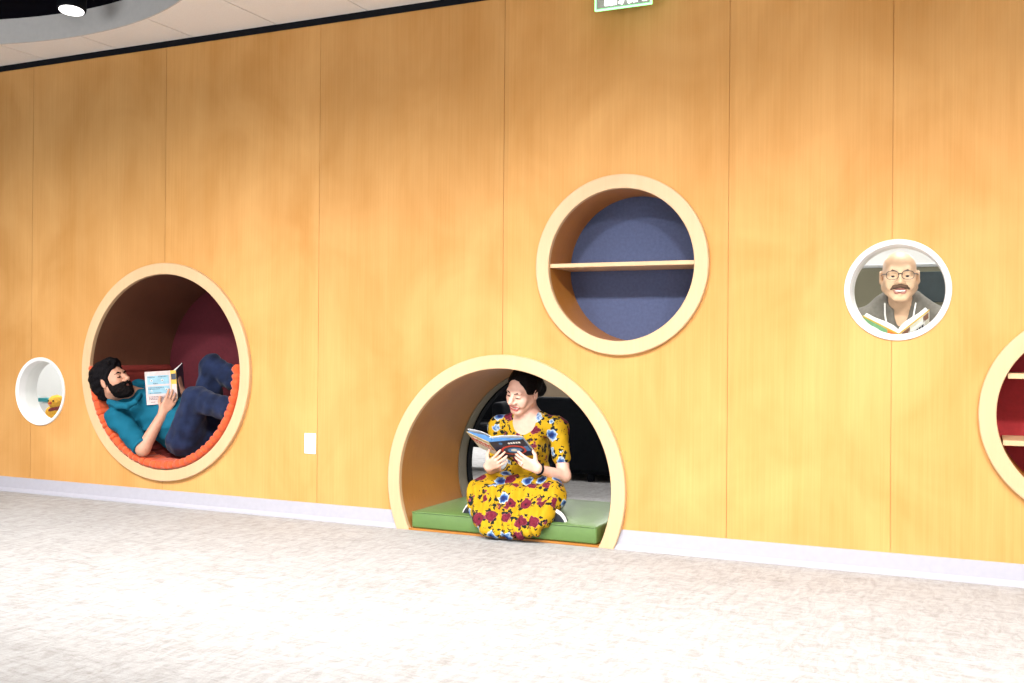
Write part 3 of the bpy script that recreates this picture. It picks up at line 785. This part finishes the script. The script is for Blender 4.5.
# ------------------------------------------------------------------ the man lying in the nook
def man():
    root_p = V3(-5.0, .2, .33)
    hR = frame((.84, .04, .42), (-.52, -.12, .83)); hs = 1.06
    hT = at(113, 382, .0)
    nb = hT+V3(-.035, .085, -.16)
    shR = at(117, 417, .0); shL = at(141, 390, .33)
    nb = (shR+shL)/2+V3(-.03, -.05, .06)
    elR = at(143, 449, -.03); wrR = at(163, 413, .08)
    elL = V3(-4.97, .40, .55); wrL = at(181, 391, .26)
    pel = V3(-4.83, .27, .44); chest = (shR+shL)/2*.6+pel*.4+V3(0, 0, .03); belly = (shR+shL)/2*.25+pel*.75+V3(0, -.02, .03)
    knR = at(196, 399, .16); anR = V3(-4.37, .17, .61)
    knL = at(212, 367, .42); anL = V3(-4.36, .42, .71)
    B = Body(.0045)
    B.at(hR, hT, hs); head(B, fat=.005, nose=1.02); lids(B, .5); B.at()
    B.cap(hT+hR @ V3(0, -.03, -.06), nb, .058, .064, .03)
    B.chain([nb, chest, belly, pel], [.08, .13, .135, .12], .06); B.cap(shR, shL, .06, .06, .05)
    for s, e, w in ((shR, elR, wrR), (shL, elL, wrL)):
        B.chain([s, e], [.05, .043], .03); B.chain([e, w], [.046, .028], .02)
    for hp, k_, a in ((pel+V3(0, -.09, 0), knR, anR), (pel+V3(0, .09, 0), knL, anL)):
        B.chain([hp, k_], [.09, .06], .04); B.chain([k_, a], [.055, .036], .03)
    hand(B, wrR, (.38, .30, .86), (-.75, .62, .05), 1, (.35, .4, .4, .45), .12, 1.05, thumb=(.6, .6, .5))
    hand(B, wrL, (-.05, -.25, .95), (-.85, -.45, 0), -1, (.5, .55, .6, .65), .06, 1.05, thumb=(.6, .6, .5))
    lipc = lambda c: ((np.abs((c-hT) @ hR[:, 0]) < .024*hs) & (np.abs((c-hT) @ hR[:, 2]+.065*hs) < .0125*hs) & ((c-hT) @ hR[:, 1] > .084*hs)).astype(int)
    body = B.build('person', [SKIN_M, LIP_M], loc=root_p, paint=lipc)
    tag(body, 'bearded man in a teal polo and jeans reclining in the round nook with a book', 'person')
    face_parts(body, hR, hT, hs, brow=HAIR_C, gaze=(0, -.6), lash=-.0035)
    H = Body(.0036).at(hR, hT, hs)
    H.ell((0, -.030, .060), (.096, .112, .094), .02); H.ell((0, .030, .108), (.070, .060, .040), .03)
    H.ell((0, -.085, .0), (.080, .055, .085), .03)
    H.ell((0, .090, -.010), (.066, .095, .082), .012, op='s')
    H.ell((0, .0, -.075), (.12, .055, .060), .012, op='s')
    for s in (-1, 1): H.cap((s*.074, .020, .02), (s*.072, .022, -.03), .013, .010, .01)
    H.wrinkle(.010, folds(5, (110, 130, 150, 120, 180, 160)))
    H.build('hair', HAIR_C, body)
    K = Body(.0032).at(hR, hT, hs)
    K.ell((0, .040, -.060), (.073, .066, .064), .01); K.ell((0, .070, -.100), (.040, .036, .034), .02)
    K.ell((0, .062, .004), (.068, .064, .050), .008, op='s'); K.keep((0, 0, -.012), (0, -.25, 1))
    for s in (-1, 1): K.cap((s*.070, .018, -.01), (s*.062, .030, -.06), .012, .020, .012)
    K.cap((-.030, .086, -.062), (0, .098, -.049), .007, .008, .006); K.cap((.030, .086, -.062), (0, .098, -.049), .007, .008, .006)
    K.ell((0, .104, -.065), (.019, .016, .008), .004, op='s')
    K.wrinkle(.003, folds(8, (200, 260, 320, 240)))
    K.build('beard', BEARD, body)
    S = Body(.0048)
    S.chain([nb+V3(.02, 0, -.05), chest, belly, pel+V3(-.06, 0, .0)], [.09, .148, .152, .135], .06); S.cap(shR, shL, .072, .070, .05)
    m_ = shR+(elR-shR)*.80; S.cap(shR, m_, .068, .064, .04); m2 = shL+(elL-shL)*.8; S.cap(shL, m2, .066, .062, .04)
    S.wrinkle(.013, folds(21, (38, 60, 80, 50, 70)))
    sh = S.build('polo_shirt', POLO, body)
    K = Body(.0035)                                   # collar lying under the beard, and the sleeve hems
    cp = [at(108, 397, .03), at(110, 402, -.02), at(117, 406, -.055), at(127, 406, -.05), at(135, 402, -.01), at(140, 395, .08)]
    K.chain(cp, [.016, .018, .020, .020, .018, .015], .010); K.chain([cp[1], cp[3]], [.014, .014], .02); K.build('collar', POLO, sh)
    for s_, e_, r_ in ((shR, elR, .0655), (shL, elL, .0635)):
        K = Body(.004); d_ = nrm(e_-s_); q_ = s_+(e_-s_)*.80+d_*(r_*.55); K.cap(q_-d_*.02, q_+d_*.0, r_*.98, r_*.96, .005); K.keep(q_+d_*.012, d_); K.keep(q_-d_*.012, -d_); K.build('sleeve_hem', POLO, sh)
    J = Body(.005)
    J.cap(pel+V3(-.03, -.03, -.01), pel+V3(.0, .05, -.01), .142, .142, .05)
    for hp, k_, a in ((pel+V3(0, -.085, -.01), knR, anR), (pel+V3(0, .09, -.01), knL, anL)):
        J.chain([hp, k_], [.115, .080], .05); J.chain([k_, a], [.082, .070], .03)
    J.wrinkle(.010, folds(31, (45, 70, 90, 55)))
    J.build('jeans', JEANS, body)
    for a in (anR, anL):
        Q = Body(.004); Q.cap(a+V3(.01, 0, -.02), a+V3(.0, -.0, .14), .040, .034, .02); Q.cap(a+V3(-.02, 0, -.03), a+V3(.03, 0, -.02), .038, .036, .02)
        Q.build('shoe', SHOE_B, body)
man()
def mans_book():
    tl, tr, bl = at(144.5, 372, .05), at(170, 370.5, .17), at(147, 405, .04); br = tr+bl-tl
    nC = nrm(np.cross(tr-tl, bl-tl)); nC = nC if nC[1] < 0 else -nC
    t = thing('book', (tl+br)/2, 'open paperback with pale pink and blue comic panels held by the bearded man', 'book')
    names = ['pink', 'sky', 'white', 'navy', 'yellow', 'dark']; ix = {k: i for i, k in enumerate(names)}
    bm = bmesh.new(); quad_sheet(bm, tl, tr, br, bl, .002, nC, 0, seg=2)
    o = nC*.002; D = lambda *a, **k: decal(bm, tl+o, tr+o, bl+o, nC, *a, **k)
    D(.07, .93, .13, .40, mi=1); D(.07, .93, .45, .69, mi=1)
    for (u0, u1, v0) in ((.10, .40, .17), (.52, .86, .16), (.10, .70, .49), (.10, .55, .53), (.30, .50, .36), (.14, .60, .65), (.10, .80, .76), (.10, .74, .80), (.10, .66, .84), (.16, .34, .92)):
        k = u0
        while k < u1-.02:
            w = .03+.03*rng.random(); D(k, min(u1, k+w), v0, v0+.018, mi=5 if v0 < .7 else 3, th=.0018); k += w+.018
    for (u, v, r_) in ((.24, .28, .05), (.66, .28, .05), (.80, .56, .045), (.22, .59, .035)):
        D(u-r_, u+r_, v-r_*.75, v+r_*.75, mi=2, th=.0018, rnd=1); D(u-r_*.6, u+r_*.6, v-r_*.3, v+r_*.4, mi=3, th=.0024, rnd=1)
    # spine and the far cover
    tr2, br2 = tr+V3(.028, .022, .002), br+V3(.028, .022, .002)
    quad_sheet(bm, tr, tr2, br2, br, .002, nC, 4, seg=2)
    decal(bm, tr+o, tr2+o, br+o, nC, .1, .95, .10, .28, mi=5); decal(bm, tr+o, tr2+o, br+o, nC, .1, .95, .42, .90, mi=0)
    far_t, far_b = tr2+V3(-.06, .13, .045), br2+V3(-.06, .13, .02)
    n2 = nrm(np.cross(far_t-tr2, br2-tr2)); n2 = n2 if n2[0] > 0 else -n2
    quad_sheet(bm, tr2, far_t, far_b, br2, .002, n2, 5, seg=2)
    obj('cover', bm, [PB[k] for k in names], t)
    bm = bmesh.new(); leaf_block(bm, tr+nC*-.001, tl-nC*.001, bl-nC*.001, br-nC*.001, .016, .006, -nC, bow=.004); obj('pages', bm, PAPER, t)
    bm = bmesh.new(); leaf_block(bm, tr2-n2*.001, far_t-n2*.001, far_b-n2*.001, br2-n2*.001, .014, .006, -n2, bow=.004); obj('pages', bm, PAPER, t)
mans_book()

# ------------------------------------------------------------------ the bald man behind the window
def bald():
    hR = frame((.10, -.99, .02), (0.0, -.06, 1)); hs = 1.06
    hT = at(899.5, 277.5, .27)
    nb = hT+V3(.0, .10, -.135); shR = at(862, 325, .38); shL = at(941, 324, .38)
    elR = V3(shR[0]-.06, .34, .92); elL = V3(shL[0]+.06, .34, .92)
    wrR = V3(hT[0]-.115, .235, 1.00); wrL = V3(hT[0]+.115, .235, 1.00)
    chest = nb+V3(0, .05, -.24); pel = V3(hT[0], .62, .72)
    root_p = V3(hT[0], .62, 0)
    B = Body(.0045)
    B.at(hR, hT, hs); head(B, fat=.007, jaw=1.0, mouth='open'); lids(B, .25); B.at()
    B.cap(hT+hR @ V3(0, -.03, -.06), nb, .054, .056, .03)
    B.chain([nb+V3(0, .02, -.03), chest, pel], [.06, .13, .13], .06); B.cap(shR, shL, .055, .055, .05)
    for s, e, w in ((shR, elR, wrR), (shL, elL, wrL)):
        B.chain([s, e], [.05, .042], .03); B.chain([e, w], [.042, .028], .02)
    for s in (-1, 1):
        kn = V3(hT[0]+s*.12, .42, .42); an = V3(hT[0]+s*.12, .66, .085)
        B.chain([pel+V3(s*.09, 0, 0), kn, an], [.09, .06, .04], .04); B.cap(an, an+V3(0, -.14, -.045), .042, .034, .02)
    hand(B, wrR, (.30, -.25, .80), (.25, .9, .1), 1, (.2, .25, .3, .3), .1, 1.03); hand(B, wrL, (-.30, -.25, .80), (-.25, .9, .1), -1, (.2, .25, .3, .3), .1, 1.03)
    body = B.build('person', SKIN_B, loc=root_p)
    tag(body, 'bald smiling man with glasses and a moustache looking through the round window', 'person')
    mouth_parts(body, hR, hT, hs, 1.08, LIP_M, drop=.005)
    face_parts(body, hR, hT, hs, lids=False, brow=MOUST, bw=.6)
    K = Body(.0025).at(hR, hT, hs)
    for s in (-1, 1): K.cap((s*.006, .103, -.047), (s*.026, .094, -.051), .0085, .008, .006); K.cap((s*.026, .094, -.051), (s*.040, .080, -.060), .008, .004, .005)
    K.wrinkle(.0015, folds(4, (300, 380, 340))); K.build('moustache', MOUST, body)
    w = lambda p: hR @ (V3(*p)*hs)+hT
    bm = bmesh.new()
    for s in (-1, 1):
        pts = []
        for q in np.linspace(0, 2*PI, 29):
            cq, sq = math.cos(q), math.sin(q); pts.append(w((s*.033+.026*abs(cq)**.7*np.sign(cq), .112-.010*abs(s*.033+.026*cq)/.06, .002+.019*abs(sq)**.7*np.sign(sq))))
        tube(bm, pts, .0015, 8)
        tube(bm, [w((s*.058, .103, .008)), w((s*.077, .06, .010)), w((s*.079, .0, .010))], .002, 8)
    tube(bm, [w((-.010, .112, .006)), w((0, .115, .009)), w((.010, .112, .006))], .0022, 8)
    obj('glasses', bm, METAL, body, smooth=True)
    S = Body(.005)
    S.chain([nb+V3(0, .02, -.05), chest, pel], [.09, .155, .15], .06); S.cap(shR, shL, .070, .070, .05); S.cap(nb+V3(-.06, 0, .03), shR, .045, .068, .04); S.cap(nb+V3(.06, 0, .03), shL, .045, .068, .04)
    for s, e, w_ in ((shR, elR, wrR), (shL, elL, wrL)): S.chain([s, e, e+(w_-e)*.9], [.066, .056, .042], .03)
    S.cap(nb+V3(0, -.02, -.04), nb+V3(0, -.03, .2), .052, .070, .006, op='s'); S.ell(nb+V3(0, -.11, -.04), (.034, .09, .075), .008, op='s')
    S.wrinkle(.005, folds(41, (40, 60, 80))); sw_ = S.build('sweater', SWEAT, body)
    N = Body(.005); N.chain([nb+V3(0, .015, -.075), chest+V3(0, -.012, 0)], [.070, .142], .05); N.build('undershirt', NAVY, body)
    J = Body(.007); J.cap(pel+V3(-.05, 0, 0), pel+V3(.05, 0, 0), .145, .145, .05)
    for s in (-1, 1):
        kn = V3(hT[0]+s*.12, .42, .42); an = V3(hT[0]+s*.12, .66, .12)
        J.chain([pel+V3(s*.09, 0, 0), kn, an], [.11, .078, .06], .04)
    J.build('trousers', NAVY, body)
    for s in (-1, 1):
        an = V3(hT[0]+s*.12, .66, .085)
        Q = Body(.006); Q.cap(an+V3(0, .02, -.035), an+V3(0, -.16, -.045), .048, .040, .02); Q.cap(an, an+V3(0, 0, -.03), .046, .046, .02); Q.keep((0, 0, .001), (0, 0, -1)); Q.build('shoe', SHOE_B, body)
    bm = bmesh.new()
    half = [(.05, -.14, -.12), (.066, -.10, -.05), (.072, -.045, .01), (.066, .03, .055), (.04, .075, .06)]
    tube(bm, [nb+V3(-a, b, c) for a, b, c in half]+[nb+V3(0, .085, .06)]+[nb+V3(a, b, c) for a, b, c in half[::-1]], .004, 8)
    obj('lanyard', bm, PAPER, body, smooth=True)
bald()
def bald_book():
    sT, sB = at(898.5, 333, .105), at(899, 352, .185)
    lT, rT = at(863, 315, .115), at(929, 309, .115); lB, rB = lT+sB-sT, rT+sB-sT
    t = thing('book', (sT+sB)/2, 'open picture book with a green cover held up behind the round window', 'book')
    names = ['green', 'cream', 'orange', 'yellow', 'dark', 'white', 'brown']; ix = {k: i for i, k in enumerate(names)}
    bm = bmesh.new()
    for k, (o, b_) in enumerate(((lT, lB), (rT, rB))):
        n = nrm(np.cross(o-sT, sB-sT)); n = n if n[1] < 0 else -n
        quad_sheet(bm, sT, o, b_, sB, .003, n, k, bow=.0, seg=2); f = n*.003
        D = lambda *a, **q: decal(bm, sT+f, o+f, sB+f, n, *a, **q)
        D(0, 1, 0, .07, mi=3)
        if k == 0: D(.02, .30, .07, .34, mi=2); D(.04, .20, .42, .75, mi=4); D(.35, .95, .30, .9, mi=5, rnd=1); D(.38, .92, .33, .87, mi=0, rnd=1, th=.0018)
        else:
            D(.10, .36, .10, .40, mi=6); D(.02, .24, .5, .9, mi=4); D(.30, .86, .28, .80, mi=5)
            for i in range(5): D(.38+.09*i, .44+.09*i, .50, .70, mi=4, th=.0018)
            for i in range(6): D(.36+.08*i, .41+.08*i, .76, .82, mi=0, th=.0018)
            D(.80, .97, .12, .40, mi=6)
    obj('cover', bm, [PB[k] for k in names], t)
    for (o, b_) in ((lT, lB), (rT, rB)):
        n = nrm(np.cross(o-sT, sB-sT)); n = n if n[1] < 0 else -n
        bm = bmesh.new(); leaf_block(bm, sT, o+(sT-o)*.04, b_+(sB-b_)*.04, sB, .014, .022, -n, bow=.022); obj('pages', bm, PAPER, t)
bald_book()

# ================================================================== BEYOND THE WALL
def sofa():
    x0, x1, y0 = -3.24, -1.90, 2.35; cx = (x0+x1)/2; hw = (x1-x0)/2
    t = thing('sofa', (cx, y0+.4, 0), 'black upholstered sofa on short feet in the room beyond the tunnel', 'sofa')
    bm = bmesh.new(); box(bm, (cx, y0+.06, .355), (hw, .06, .295), bev=.04, seg=3); obj('backrest', bm, SOFA, t, smooth=True)
    bm = bmesh.new(); box(bm, (cx, y0+.45, .22), (hw, .36, .16), bev=.03, seg=3); obj('seat', bm, SOFA, t, smooth=True)
    for s in (-1, 1):
        bm = bmesh.new(); box(bm, (cx+s*(hw+.06), y0+.40, .31), (.07, .40, .24), bev=.05, seg=3); obj('armrest', bm, SOFA, t, smooth=True)
    for sx_ in (-1, -.34, .34, 1):
        for yy in (.06, .74):
            bm = bmesh.new(); tube(bm, [(cx+sx_*(hw-.06), y0+yy, .075), (cx+sx_*(hw-.06), y0+yy, .0)], [.034, .024], 14); obj('foot', bm, BLACK, t, smooth=True)
sofa()
ac = at(478, 470, 2.75)[0]
t = thing('armchair', (ac, 2.75, 0), 'black armchair on thin legs beside the sofa beyond the tunnel', 'armchair')
B = Body(.012); B.box((ac, 2.75, .31), (.30, .30, .10), .05); B.build('seat', SOFA, t)
B = Body(.012); B.box((ac, 3.02, .55), (.30, .06, .26), .05); B.build('backrest', SOFA, t)
for s_ in (-1, 1):
    B = Body(.012); B.box((ac+s_*.31, 2.75, .46), (.05, .30, .13), .04); B.build('armrest', SOFA, t)
    for yy in (2.50, 3.0):
        bm = bmesh.new(); tube(bm, [(ac+s_*.27, yy, .25), (ac+s_*.29, yy, 0)], [.022, .016], 12); obj('leg', bm, BLACK, t)
def partition(x0, x1, y, z, mat, label):
    t = thing('partition', ((x0+x1)/2, y, 0), label, 'partition')
    bm = bmesh.new(); box(bm, ((x0+x1)/2, y, z/2), ((x1-x0)/2, .05, z/2), bev=.01); obj('panel', bm, mat, t)
    bm = bmesh.new(); box(bm, ((x0+x1)/2, y, z+.015), ((x1-x0)/2+.01, .06, .015), bev=.004, seg=1); obj('cap_rail', bm, WHITE, t)
partition(-2.2, 2.2, 5.0, 1.80, OLIVE, 'olive partition with a white top rail behind the bald man')
partition(-8.2, -2.6, 5.2, 1.5, TAN, 'tan partition behind the black sofa beyond the tunnel')
p0, p1 = at(914, 272, 4.4), at(960, 302, 4.4)
t = thing('display_board', (p0[0]+.5, 4.4, 0), 'dark teal display board standing before the olive partition', 'board')
bm = bmesh.new(); box(bm, (p0[0]+.5, 4.4, (p0[2]+p1[2])/2), (.5, .02, (p0[2]-p1[2])/2), bev=.008)
obj('board', bm, TEAL_D, t)
for s in (.08, .92):
    bm = bmesh.new(); box(bm, (p0[0]+s, 4.4, p1[2]/2), (.02, .02, p1[2]/2))
    obj('leg', bm, METAL, t); bm = bmesh.new(); box(bm, (p0[0]+s, 4.4, .012), (.025, .18, .012), bev=.004, seg=1); obj('foot', bm, METAL, t)
# behind the small window: a white wall, a cabinet with a teal top, and a yellow plush chick on a white bench
bm = bmesh.new(); box(bm, (-7.2, 1.25, 1.5), (.9, .05, 1.5)); tag(obj('wall_side', bm, WHITE), kind='structure')
c = at(55.5, 409, .45); zb = c[2]-.10
k = at(56, 400.5, .80)
t = thing('low_cabinet', (k[0], .98, 0), 'white low cabinet with a teal top behind the yellow plush chick', 'cabinet')
bm = bmesh.new(); box(bm, (k[0]+.02, .98, (k[2]-.02)/2), (.20, .17, (k[2]-.02)/2), bev=.006, seg=1); obj('body', bm, WHITE, t)
bm = bmesh.new(); box(bm, (k[0]+.02, .98, k[2]), (.215, .185, .016), bev=.004); obj('top', bm, TEAL, t)
t = thing('bench', (c[0], .5, 0), 'white bench under the yellow plush chick behind the small round window', 'bench')
bm = bmesh.new(); box(bm, (c[0], .5, zb-.018), (.20, .14, .014), bev=.004, seg=1); obj('seat', bm, WHITE, t)
for s_ in (-1, 1):
    bm = bmesh.new(); box(bm, (c[0]+s_*.17, .5, (zb-.03)/2), (.014, .12, (zb-.03)/2)); obj('leg', bm, WHITE, t)
t = thing('plush_toy', (c[0], .48, zb), 'yellow plush chick with a dark red band seen through the small round window', 'toy')
B = Body(.004); B.ell((c[0], .48, zb+.062), (.080, .060, .062), .02); B.ell((c[0]-.012, .47, zb+.150), (.062, .056, .054), .02)
for s_ in (-1, 1):
    B.ell((c[0]+s_*.082, .47, zb+.075), (.022, .034, .040), .015); B.cap((c[0]+s_*.035, .44, zb+.012), (c[0]+s_*.045, .39, zb+.012), .016, .014, .01)
B.wrinkle(.003, folds(2, (120, 160, 200))); B.build('body', TOY, t)
B = Body(.003)
ring = [V3(c[0]+.066*math.cos(q), .48+.054*math.sin(q), zb+.100+.012*math.cos(q)) for q in np.linspace(0, 2*PI, 17)]
B.chain(ring, [.012]*17, .006); B.build('band', DKRED, t)
for s_ in (-1, 1):
    bm = bmesh.new(); bmesh.ops.create_icosphere(bm, subdivisions=2, radius=.007, matrix=Matrix.Translation((c[0]-.012+s_*.024, .418, zb+.162))); obj('eye', bm, BLACK, t, smooth=True)
B = Body(.003); B.cap((c[0]-.012, .418, zb+.146), (c[0]-.012, .392, zb+.142), .013, .003, .004); B.build('beak', ORANGE, t)

# ================================================================== LIGHT
def area(name, loc, rot, sx_, sy, power, col=(1, 1, 1), spread=PI):
    l = bpy.data.lights.new(name, 'AREA'); l.shape = 'RECTANGLE'; l.size = sx_; l.size_y = sy; l.energy = power; l.color = col; l.spread = spread
    o = bpy.data.objects.new(name, l); C.objects.link(o); o.location = loc; o.rotation_euler = rot; return o
def spot(name, loc, tgt, power, ang, blend=1., size=.12, col=(1, 1, 1)):
    l = bpy.data.lights.new(name, 'SPOT'); l.energy = power; l.spot_size = math.radians(ang); l.spot_blend = blend; l.shadow_soft_size = size; l.color = col
    o = bpy.data.objects.new(name, l); C.objects.link(o); o.location = loc
    o.rotation_euler = (Vector(tgt)-Vector(loc)).to_track_quat('-Z', 'Y').to_euler(); return o
WARM = (1, .985, .97)
for x, p in ((-6.6, 250), (-5.2, 350), (-3.8, 440), (-2.4, 480), (-1.0, 480), (.4, 460), (1.8, 420)):
    spot('downlight', (x+.35, -2.9, 2.93), (x, -.55, 0), p*1.25, 95, 1., .11, WARM)
for x, p in ((-5.6, 620), (-3.4, 600), (-1.2, 420), (1.2, 380)): spot('downlight', (x, -4.2, 2.93), (x, -2.9, 0), p*.8, 105, 1., .11, WARM)
area('daylight_fill', (-5.6, -8.6, 1.4), (PI/2, 0, 0), 5, 2.4, 330, (.96, .98, 1))  # unseen area lights added behind the camera to stand in for daylight
area('daylight_fill', (3.4, -8.6, 1.4), (PI/2, 0, 0), 4, 2.4, 380, (.96, .98, 1))
for x in (-5.2, -2.4, .4): area('inner_fill', (x, 5.6, 2.98), (0, 0, 0), 1.2, 1.2, 320, WARM)  # unseen area lights added to brighten the room beyond
area('inner_fill', (-.3, .75, 2.98), (0, 0, 0), 1.0, .8, 95, WARM)  # unseen light added to brighten the bald man's crown and face
area('inner_fill', (-6.9, .6, 2.98), (0, 0, 0), .6, .6, 125, WARM)  # unseen light added so the space behind the small window isn't black
wd = bpy.data.worlds.new('world'); sc.world = wd; wd.use_nodes = True
bg = wd.node_tree.nodes['Background']; bg.inputs[0].default_value = (.9, .95, 1, 1); bg.inputs[1].default_value = .24
sc.view_settings.view_transform = 'Standard'; sc.view_settings.look = 'None'
sc.view_settings.exposure = -0.6; sc.view_settings.gamma = 1.0; sc.view_settings.use_curve_mapping = False
